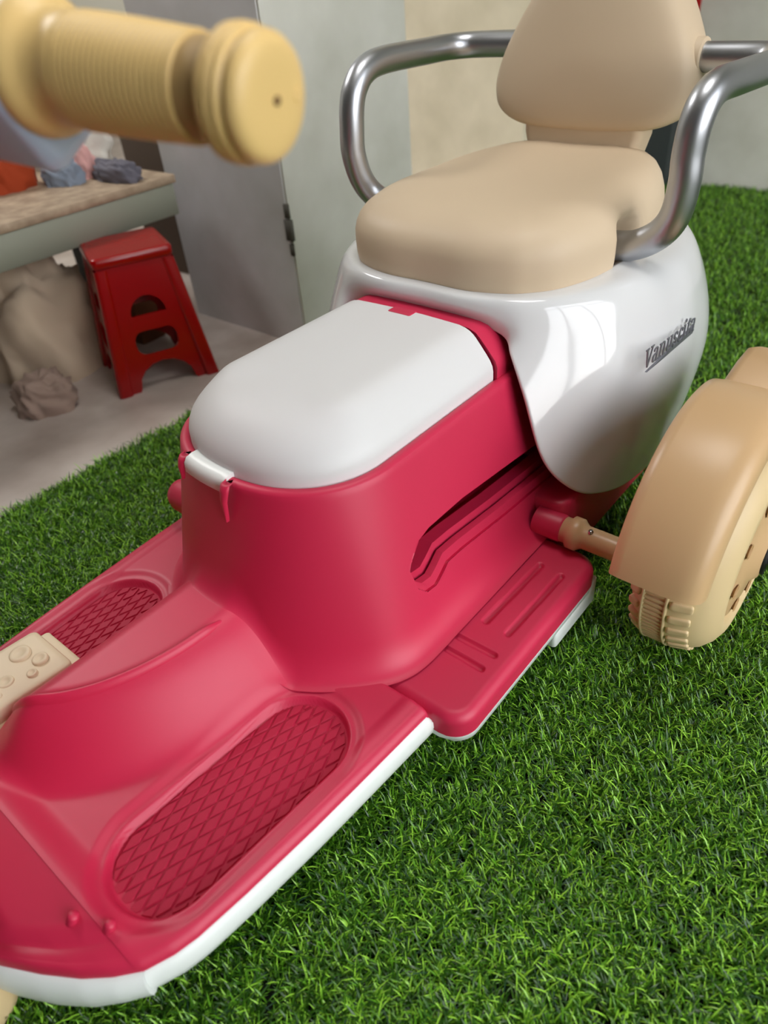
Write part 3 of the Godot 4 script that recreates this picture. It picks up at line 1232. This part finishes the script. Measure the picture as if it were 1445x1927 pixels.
func cowl(s: Node3D) -> void:
	# stations from the front centre round the right side to the rear centre: ring, shoulder, bulge, lower edge
	var S := [
		[Vector3(0, .402, -.690), Vector3(0, .398, -.679), Vector3(0, .385, -.676), Vector3(0, .369, -.686)],
		[Vector3(.06, .402, -.689), Vector3(.062, .398, -.678), Vector3(.065, .385, -.676), Vector3(.064, .368, -.686)],
		[Vector3(.108, .402, -.702), Vector3(.115, .398, -.690), Vector3(.119, .380, -.685), Vector3(.116, .360, -.687)],
		[Vector3(.134, .402, -.720), Vector3(.147, .396, -.707), Vector3(.152, .365, -.694), Vector3(.139, .343, -.675)],
		[Vector3(.155, .402, -.745), Vector3(.175, .393, -.733), Vector3(.186, .345, -.716), Vector3(.164, .300, -.668)],
		[Vector3(.171, .402, -.785), Vector3(.202, .389, -.772), Vector3(.226, .310, -.752), Vector3(.193, .225, -.668)],
		[Vector3(.179, .403, -.825), Vector3(.222, .386, -.815), Vector3(.242, .280, -.795), Vector3(.217, .180, -.690)],
		[Vector3(.182, .404, -.870), Vector3(.235, .385, -.865), Vector3(.257, .270, -.855), Vector3(.236, .147, -.735)],
		[Vector3(.180, .405, -.930), Vector3(.238, .385, -.935), Vector3(.264, .265, -.930), Vector3(.249, .120, -.825)],
		[Vector3(.166, .406, -1.010), Vector3(.214, .386, -1.025), Vector3(.252, .262, -1.030), Vector3(.250, .118, -.96)],
		[Vector3(.125, .407, -1.090), Vector3(.152, .386, -1.115), Vector3(.182, .260, -1.130), Vector3(.20, .130, -1.08)],
		[Vector3(.062, .408, -1.132), Vector3(.072, .386, -1.157), Vector3(.084, .260, -1.178), Vector3(.09, .140, -1.15)],
		[Vector3(0, .408, -1.142), Vector3(0, .386, -1.167), Vector3(0, .260, -1.190), Vector3(0, .140, -1.165)]]
	var curves := []
	for k in 4:
		var pts := []
		for i in range(S.size() - 1, 0, -1):
			var p: Vector3 = S[i][k]
			pts.append(Vector3(-p.x, p.y, p.z))
		for i in S.size():
			pts.append(S[i][k])
		curves.append(smooth_path(pts, 10))
	var n: int = curves[0].size()
	var rows := []
	var inner := PackedVector3Array()
	var inner2 := PackedVector3Array()
	for j in n:
		var a: Vector3 = curves[0][j]
		inner.append(a + Vector3(-a.x * 0.10, -0.010, -(a.z + 0.92) * 0.10))
		inner2.append(a + Vector3(-a.x * 0.012, 0.0, -(a.z + 0.92) * 0.012))
	rows.append(inner)
	rows.append(inner2)
	var steps_v := 22
	for i in steps_v + 1:
		var v := float(i) / steps_v
		var r := PackedVector3Array()
		for j in n:
			var a: Vector3 = curves[0][j]
			var b: Vector3 = curves[1][j]
			var c: Vector3 = curves[2][j]
			var d: Vector3 = curves[3][j]
			var p: Vector3
			# two joined cubics through the four control curves
			var u := v * 3.0
			if u < 1.0:
				p = a.cubic_interpolate(b, a + (a - b) * 0.3, c, u)
			elif u < 2.0:
				p = b.cubic_interpolate(c, a, d, u - 1.0)
			else:
				p = c.cubic_interpolate(d, b, d + (d - c) * 0.5, u - 2.0)
			r.append(p)
		rows.append(r)
	# rolled lower edge
	var ctr := Vector3(0, 0, -0.92)
	for q in [[0.0, 0.0030, 0.0028], [0.0015, 0.0052, 0.0052], [0.004, 0.006, 0.006], [0.007, 0.0045, 0.005], [0.009, -0.004, -0.002]]:
		var r := PackedVector3Array()
		for j in n:
			var d: Vector3 = curves[3][j]
			var c: Vector3 = curves[2][j]
			var tang: Vector3 = (curves[3][mini(j + 1, n - 1)] - curves[3][maxi(j - 1, 0)]).normalized()
			var down := (d - c).slide(tang).normalized()
			var into := tang.cross(down)
			if into.dot(ctr - d) < 0.0:
				into = -into
			r.append(d + into * q[0] + down * q[1] * 0.6)
		rows.append(r)
	var st := st_new()
	rows_to(st, rows, 1)
	var cw := done(st, "seat_cowl", M.gloss, s)
	cw.set_meta("label", "glossy white cowl under the seat")
	# script badge on a clear film on the right flank
	var org := Vector3(0.2575, 0.306, -0.772)
	var ax := Vector3(0.006, -0.006, -0.172).normalized()
	var up := Vector3(-0.09, 0.98, 0.0)
	up = (up - ax * up.dot(ax)).normalized()
	var out := ax.cross(up)
	if out.x < 0:
		out = -out
	var tm := TextMesh.new()
	tm.text = "Vanuscita"
	tm.font_size = 40
	tm.pixel_size = 0.00080
	tm.depth = 0.0012
	var f := SystemFont.new()
	f.font_names = PackedStringArray(["Droid Serif"])
	f.font_italic = true
	tm.font = f
	tm.horizontal_alignment = HORIZONTAL_ALIGNMENT_LEFT
	var o := MeshInstance3D.new()
	o.mesh = tm
	o.name = "badge_lettering"
	o.material_override = M.ink
	o.transform = Transform3D(Basis(ax, up + ax * 0.25, out), org + up * 0.018 + ax * 0.003 + out * 0.002)
	s.add_child(o, true)
	st = st_new()
	var w := 0.150
	var bar := PackedVector3Array([org + ax * 0.012 + out * 0.002 + up * 0.000, org + ax * w + out * 0.002 + up * 0.012, org + ax * (w - 0.004) + out * 0.002 + up * 0.004, org + ax * 0.05 + out * 0.002 + up * 0.0005])
	var back := PackedVector3Array()
	for p in bar:
		back.append(p - out * 0.003)
	rows_to(st, [back, bar], -1, true)
	fan_to(st, bar, (bar[0] + bar[1] + bar[2] + bar[3]) * 0.25, -1)
	done(st, "badge_underline", M.ink, s)

func ring_outline() -> PackedVector3Array:
	var R := [Vector3(0, .4, -.692), Vector3(.06, .4, -.691), Vector3(.107, .4, -.704), Vector3(.133, .4, -.722), Vector3(.154, .4, -.747), Vector3(.170, .4, -.787), Vector3(.178, .4, -.826), Vector3(.181, .4, -.870), Vector3(.179, .4, -.930), Vector3(.165, .4, -1.010), Vector3(.124, .4, -1.088), Vector3(.061, .4, -1.130), Vector3(0, .4, -1.140)]
	var pts := []
	for i in range(R.size() - 1, 0, -1):
		pts.append(Vector3(-R[i].x, R[i].y, R[i].z))
	for p in R:
		pts.append(p)
	var c := smooth_path(pts, 12)
	c.remove_at(c.size() - 1)
	return c

func seat(s: Node3D) -> void:
	var ol := ring_outline()
	var n := ol.size()
	var rows := []
	var prof := [[0.004, 0.390], [0.0, 0.398], [-0.0015, 0.408], [-0.002, 0.420], [-0.0015, 0.436], [0.0008, 0.4465], [0.0050, 0.4560], [0.0115, 0.4640], [0.0205, 0.4700], [0.034, 0.4740], [0.052, 0.4762], [0.080, 0.4752], [0.110, 0.4745], [0.140, 0.4735]]
	for p in prof:
		var r := PackedVector3Array()
		for j in n:
			var q := ol[j]
			var t := (ol[(j + 1) % n] - ol[(j - 1 + n) % n]).normalized()
			var nn := Vector3(-t.z, 0, t.x)
			if nn.dot(q - Vector3(0, q.y, -0.92)) < 0:
				nn = -nn
			var front := maxf(0.0, nn.z)
			var sp := Vector3(0, q.y, clampf(q.z, -0.98, -0.86))
			var ins: float = p[0] * (1.0 + 0.2 * front)
			var d := sp - q
			var pos := q + d.normalized() * minf(ins, d.length() * 0.98) if p[0] > 0.03 else q - nn * ins
			pos.y = p[1] - front * 0.004 * sstep(0.43, 0.468, p[1]) * (1.0 - sstep(0.03, 0.12, ins))
			pos.y += 0.010 * sstep(-0.90, -1.12, pos.z) * sstep(0.43, 0.47, p[1])
			# scoop where the arm tube enters
			var dz := absf(pos.z + 0.868)
			if absf(pos.x) > 0.08:
				var cut := (1.0 - sstep(0.012, 0.034, dz)) * (1.0 - sstep(0.428, 0.462, pos.y))
				pos.x -= signf(pos.x) * 0.034 * cut
			r.append(pos)
		rows.append(r)
	rows.resize(11)
	var last: PackedVector3Array = rows[-1]
	for t in [0.12, 0.3, 0.5, 0.72, 0.9, 1.0]:
		var c := PackedVector3Array()
		for j in n:
			var sp := Vector3(0, 0.4735, clampf(last[j].z, -1.00, -0.84) * 0.6 - 0.368)
			var p := last[j].lerp(sp, t)
			p.y = lerpf(last[j].y, 0.4745, sin(t * PI * 0.5)) + 0.006 * sstep(-0.90, -1.10, p.z) * t
			c.append(p)
		rows.append(c)
	var st := st_new()
	rows_to(st, rows, 1, true)
	var sc := done(st, "seat_cushion", M.tan, s)
	sc.set_meta("label", "tan moulded seat")
	# backrest
	var B := [[0.0, 0.4985], [0.06, 0.4995], [0.098, 0.503], [0.126, 0.5115], [0.145, 0.526], [0.1525, 0.546], [0.152, 0.568], [0.142, 0.600], [0.124, 0.634], [0.102, 0.668], [0.078, 0.700], [0.050, 0.724], [0.0, 0.734]]
	var pts := []
	for p in B:
		pts.append(Vector3(p[0], p[1], 0))
	for i in range(B.size() - 2, -1, -1):
		pts.append(Vector3(-B[i][0], B[i][1], 0))
	var o2 := smooth_path(pts, 7)
	o2.remove_at(o2.size() - 1)
	var ctr := Vector3(0, 0.60, 0)
	rows = []
	for q in [[0.0, -1.150], [0.80, -1.152], [0.92, -1.149], [0.975, -1.142], [0.995, -1.130], [1.0, -1.115], [0.998, -1.100], [0.985, -1.088], [0.955, -1.078], [0.90, -1.071], [0.80, -1.066], [0.62, -1.061], [0.4, -1.058], [0.18, -1.056], [0.0, -1.0555]]:
		var r := PackedVector3Array()
		for p in o2:
			var d: Vector3 = ctr.lerp(p, q[0])
			r.append(Vector3(d.x, d.y, q[1] - 0.16 * (d.y - 0.53)))
		rows.append(r)
	st = st_new()
	rows_to(st, rows, 1, true)
	done(st, "backrest", M.tan, s)
	st = st_new()
	var nk := []
	for v in [[0.44, 0.078, 0.030], [0.470, 0.086, 0.029], [0.495, 0.094, 0.027], [0.515, 0.095, 0.026]]:
		var r := PackedVector3Array()
		for q in rrect(v[1], v[2], 0.014, 6):
			r.append(Vector3(q.x, v[0], -1.103 + q.y))
		nk.append(r)
	rows_to(st, nk, 1, true)
	done(st, "backrest_neck", M.tan, s)

func armrests(s: Node3D) -> void:
	var R := [Vector3(.120, .417, -.868), Vector3(.172, .419, -.868), Vector3(.198, .426, -.866), Vector3(.222, .443, -.864), Vector3(.235, .466, -.863), Vector3(.239, .500, -.862), Vector3(.238, .528, -.862), Vector3(.239, .556, -.864), Vector3(.241, .577, -.875), Vector3(.244, .588, -.900), Vector3(.249, .589, -.950), Vector3(.254, .588, -1.04), Vector3(.252, .588, -1.085), Vector3(.238, .588, -1.112), Vector3(.212, .588, -1.122), Vector3(.150, .588, -1.122), Vector3(.11, .588, -1.122)]
	var L := [Vector3(-.120, .414, -.884), Vector3(-.172, .416, -.884), Vector3(-.205, .424, -.880), Vector3(-.229, .441, -.868), Vector3(-.239, .466, -.856), Vector3(-.242, .500, -.848), Vector3(-.241, .530, -.848), Vector3(-.241, .558, -.852), Vector3(-.241, .580, -.862), Vector3(-.241, .598, -.884), Vector3(-.241, .606, -.925), Vector3(-.242, .605, -1.03), Vector3(-.236, .605, -1.078), Vector3(-.218, .605, -1.104), Vector3(-.190, .605, -1.115), Vector3(-.140, .605, -1.12), Vector3(-.10, .605, -1.12)]
	for p in [R, L]:
		var st := st_new()
		tube_to(st, smooth_path(p, 8), 0.0178, 28)
		done(st, "armrest_tube", M.chrome, s)
		var sg := signf(p[0].x)
		if sg < 0:
			continue
		st = st_new()
		lathe_to(st, Vector3(sg * 0.118, p[-1].y, p[-1].z), Vector3(sg, 0, 0), [[0.0, 0.0235], [0.029, 0.0232], [0.031, 0.0220], [0.031, 0.018]], 32)
		done(st, "tube_collar", M.tan, s)

# ------------------------------------------------------------------ wheels
func wheels(s: Node3D) -> void:
	rear_wheel(s, 1.0)
	# front wheel under the nose
	var st := st_new()
	lathe_to(st, Vector3(-0.098, 0.047, 0.100), Vector3(1, 0, 0), [[0.0, 0.0], [0.0, 0.04], [0.006, 0.050], [0.02, 0.053], [0.176, 0.053], [0.190, 0.050], [0.196, 0.04], [0.196, 0.0]], 48)
	done(st, "front_wheel", M.tyre, s)

func rear_wheel(s: Node3D, side: float) -> void:
	var c := Vector3(0.340 * side, 0.143, -0.740)
	var d := Vector3(side, 0, 0)
	var st := st_new()
	# tyre carcass: distance along the axle, radius
	lathe_to(st, c, d, [[0.006, 0.083], [0.001, 0.106], [0.004, 0.126], [0.012, 0.1375], [0.025, 0.1432], [0.042, 0.1442], [0.058, 0.1430], [0.071, 0.1395], [0.083, 0.1325], [0.093, 0.121], [0.099, 0.108], [0.100, 0.099], [0.097, 0.094], [0.090, 0.0915]], 96)
	var wh := done(st, "rear_wheel", M.tyre, s)
	# tread: ribbed centre band between two rims, side lugs
	st = st_new()
	for a0 in [0.0225, 0.0485]:
		lathe_to(st, c, d, [[a0 - 0.0024, 0.1416], [a0 - 0.0012, 0.1472], [a0 + 0.0012, 0.1472], [a0 + 0.0024, 0.1416]], 96, int(a0 * 1000))
	var n := 120
	for i in n:
		var a := TAU * i / n
		var u := Vector3(0, cos(a), sin(a))
		var t := Vector3(0, -sin(a), cos(a))
		bevel_box(st, c + d * 0.0355 + u * 0.1440, Vector3(0.0245, 0.0044, 0.0036), 0.0007, Basis(d * side, u, t * side))
	done(st, "tread_band", M.tyre, wh)
	st = st_new()
	n = 40
	for i in n:
		var a := TAU * i / n
		var u := Vector3(0, cos(a), sin(a))
		var t := Vector3(0, -sin(a), cos(a))
		for q in [[0.0635, 0.1392, 0.0245, 0.26], [0.013, 0.1365, 0.015, -0.45]]:
			var b := Basis(d * side, u, t * side) * Basis(Vector3(0, 0, 1), -q[3] * side)
			bevel_box(st, c + d * q[0] + u * q[1], Vector3(q[2], 0.0095, 0.0115), 0.0036, b)
	done(st, "tread_lugs", M.tyre, wh)
	# wheel disc with holes
	var disc := st_new()
	lathe_to(disc, c, d, [[0.088, 0.096], [0.092, 0.091], [0.095, 0.086], [0.097, 0.077], [0.102, 0.040], [0.109, 0.031], [0.112, 0.021], [0.112, 0.0]], 64)
	done(disc, "wheel_disc", M.cream, wh)
	var hm := mat(Color(0.70, 0.55, 0.37), 0.6)
	for i in 8:
		var a := TAU * (i + 0.25) / 8.0
		st = st_new()
		var p := c + Vector3(0, cos(a), sin(a)) * 0.070 + d * 0.0965
		lathe_to(st, p, d, [[0.0035, 0.0095], [0.0042, 0.0082], [0.0025, 0.0072], [-0.001, 0.007], [-0.001, 0.0]], 20)
		done(st, "disc_hole", hm, wh)
	st = st_new()
	lathe_to(st, c, d, [[0.111, 0.019], [0.119, 0.019], [0.121, 0.016], [0.121, 0.011], [0.127, 0.011], [0.129, 0.008], [0.129, 0.0]], 6, -1)
	done(st, "hub_nut", M.steel, wh)
	st = st_new()
	lathe_to(st, c, d, [[0.110, 0.026], [0.1135, 0.026], [0.1135, 0.0]], 32)
	done(st, "washer", M.dark, wh)
	# fender: swept section (distance along axle, radius)
	var sec := [[-0.009, 0.170], [-0.011, 0.1735], [-0.009, 0.177], [0.002, 0.1785], [0.036, 0.1790], [0.062, 0.1782], [0.073, 0.1755], [0.080, 0.171], [0.0845, 0.165], [0.0865, 0.156], [0.087, 0.150], [0.086, 0.1475], [0.084, 0.149], [0.082, 0.162], [0.070, 0.1725], [0.036, 0.1745], [0.0, 0.173]]
	var rows := []
	var na := 60
	var a0 := deg_to_rad(12)
	for i in na + 1:
		var a := lerpf(a0, deg_to_rad(196), float(i) / na)
		var r := PackedVector3Array()
		for q in sec:
			r.append(c + d * q[0] + Vector3(0, sin(a), cos(a)) * q[1])
		rows.append(r)
	st = st_new()
	rows_to(st, rows, 1, true)
	var fd := done(st, "rear_fender", M.cream, s)
	fd.set_meta("label", "cream wheel fender")
	st = st_new()
	var ab := deg_to_rad(142)
	var ub := Vector3(0, sin(ab), cos(ab))
	var tb := Vector3(0, cos(ab), -sin(ab))
	var tabr := []
	for q in [[0.165, 0.046, 0.066], [0.200, 0.043, 0.058], [0.222, 0.040, 0.050], [0.228, 0.034, 0.044]]:
		var r := PackedVector3Array()
		for e in rrect(q[1], q[2], 0.012, 5):
			r.append(c + d * (0.040 + e.x) + ub * q[0] + tb * e.y)
		tabr.append(r)
	rows_to(st, tabr, 1, true)
	fan_to(st, tabr[-1], c + d * 0.040 + ub * 0.228, 2)
	done(st, "fender_bracket", M.cream, fd)
	# axle with collar and pin
	st = st_new()
	var ay := 0.126
	var az := -0.668
	lathe_to(st, Vector3(0.19 * side, ay, az), d, [[0.0, 0.017], [0.046, 0.017], [0.049, 0.0215], [0.060, 0.0215], [0.063, 0.019], [0.068, 0.0155], [0.15, 0.0155]], 32)
	var ax := done(st, "axle_sleeve", M.cream, s)
	st = st_new()
	lathe_to(st, Vector3(0.19 * side, ay, az), d, [[0.0, 0.0185], [0.036, 0.0185], [0.040, 0.0165], [0.040, 0.0]], 32)
	done(st, "axle_boss", M.red, s)
	st = st_new()
	lathe_to(st, Vector3((0.19 + 0.076) * side, ay + 0.013, az + 0.004), Vector3(0, 1, 0.3), [[0.0, 0.0035], [0.0045, 0.0032], [0.005, 0.0]], 12)
	done(st, "axle_pin", M.steel, ax)

# ------------------------------------------------------------------ handlebar
func handlebar(s: Node3D) -> void:
	var p := Vector3(0.2585, 0.6735, -0.2500)
	var d := Vector3(-0.98, 0.104, 0.170).normalized()
	var st := st_new()
	# end cap with three rings, plain neck, ribbed barrel, guard flange
	lathe_to(st, p, d, [[0.0, 0.0], [-0.0004, 0.012], [-0.0003, 0.0195], [0.0004, 0.0226], [0.0018, 0.0252], [0.0042, 0.0268], [0.0066, 0.0274], [0.0084, 0.0270], [0.0094, 0.0260], [0.0100, 0.0252], [0.0107, 0.0262], [0.0120, 0.0280], [0.0134, 0.0288], [0.0146, 0.0280], [0.0153, 0.0268], [0.0161, 0.0280], [0.0173, 0.0291], [0.0186, 0.0290], [0.0194, 0.0280], [0.0200, 0.0270], [0.0208, 0.0280], [0.0220, 0.0286], [0.0232, 0.0278], [0.0250, 0.0256], [0.0268, 0.0236], [0.0284, 0.0228]], 64)
	var ge := done(st, "grip_end", M.grip, s)
	st = st_new()
	lathe_to(st, p, d, [[0.001, 0.0020], [-0.0010, 0.0020], [-0.0010, 0.0]], 16)
	var hl := done(st, "hole_shade", mat(Color(0.40, 0.27, 0.14), 0.8), ge)  # dark disc; the shade inside the hole is put into its colour
	hl.set_meta("label", "dark disc for the shaded hole in the end cap")
	st = st_new()
	var mk := p + d.cross(Vector3(0, 1, 0)).normalized() * 0.0165
	lathe_to(st, mk, d, [[0.001, 0.0032], [-0.0012, 0.0030], [-0.0013, 0.0022], [-0.0006, 0.0016], [-0.0005, 0.0]], 16)
	done(st, "moulding_mark", M.grip, ge)
	st = st_new()
	lathe_to(st, p, d, [[0.028, 0.0228], [0.035, 0.0224], [0.0425, 0.0224]], 64)
	var nm := mat(Color(0.74, 0.61, 0.40), 0.6)
	var nk := done(st, "grip_neck", nm, s)
	nk.set_meta("label", "darker band between grip and end cap")
	st = st_new()
	var prof := [[0.0420, 0.0222], [0.0424, 0.0236]]
	var x := 0.0430
	while x < 0.114:
		var base := 0.0238 + 0.0028 * sin(clampf((x - 0.040) / 0.080, 0, 1) * PI * 0.5)
		prof.append([x, base])
		prof.append([x + 0.0014, base + 0.0004])
		prof.append([x + 0.0026, base + 0.0001])
		prof.append([x + 0.0031, base - 0.0008])
		x += 0.0036
	for q in [[0.1155, 0.0264], [0.121, 0.0262], [0.125, 0.0252], [0.130, 0.0258], [0.134, 0.0268], [0.137, 0.0285], [0.1395, 0.0310], [0.143, 0.0334], [0.147, 0.0342], [0.152, 0.0334], [0.153, 0.026]]:
		prof.append(q)
	lathe_to(st, p, d, prof, 72)
	done(st, "ribbed_grip", M.grip, s)
	# control housing inboard of the guard
	var u := (Vector3(0, 1, 0) - d * d.y).normalized()
	var w := d.cross(u)
	st = st_new()
	var rows := []
	for v in [[0.148, 0.80], [0.150, 0.95], [0.156, 1.0], [0.205, 1.0], [0.211, 0.96], [0.213, 0.8]]:
		var r := PackedVector3Array()
		for q in rrect(0.032, 0.0375, 0.010, 5):
			var qq := q.rotated(0.55)
			r.append(p + d * v[0] + w * qq.x * v[1] + u * (qq.y * v[1] - 0.007))
		rows.append(r)
	rows_to(st, rows, 1, true)
	fan_to(st, rows[0], p + d * 0.148 - u * 0.007, 2)
	fan_to(st, rows[-1], p + d * 0.213 - u * 0.007, 3)
	var hs := done(st, "control_housing", M.grey_blue, s)
	hs.set_meta("label", "pale blue grey control housing")
	# bar, column and the other grip (outside the picture)
	st = st_new()
	tube_to(st, smooth_path([p + d * 0.05, p + d * 0.20, Vector3(0.02, 0.705, -0.19), Vector3(-0.02, 0.705, -0.19), p.reflect(Vector3(0, 1, 0)) * -1.0 * Vector3(-1, 1, 1) if false else Vector3(-0.10, 0.692, -0.222), Vector3(-0.22, 0.679, -0.248)], 8), 0.012, 20)
	done(st, "handlebar_tube", M.chrome, s)
	st = st_new()
	tube_to(st, smooth_path([Vector3(0, 0.70, -0.19), Vector3(0, 0.55, -0.09), Vector3(0, 0.30, 0.03), Vector3(0, 0.15, 0.06)], 8), 0.03, 24)
	done(st, "steering_column", M.red, s)
	st = st_new()
	var pl := Vector3(-p.x, p.y, p.z)
	var dl := Vector3(-d.x, d.y, d.z)
	lathe_to(st, pl, dl, [[0.0, 0.0], [0.002, 0.022], [0.008, 0.027], [0.024, 0.029], [0.032, 0.0228], [0.047, 0.0228], [0.05, 0.024], [0.10, 0.0264], [0.14, 0.026], [0.15, 0.04], [0.157, 0.043], [0.16, 0.03]], 48)
	done(st, "ribbed_grip", M.grip, s)
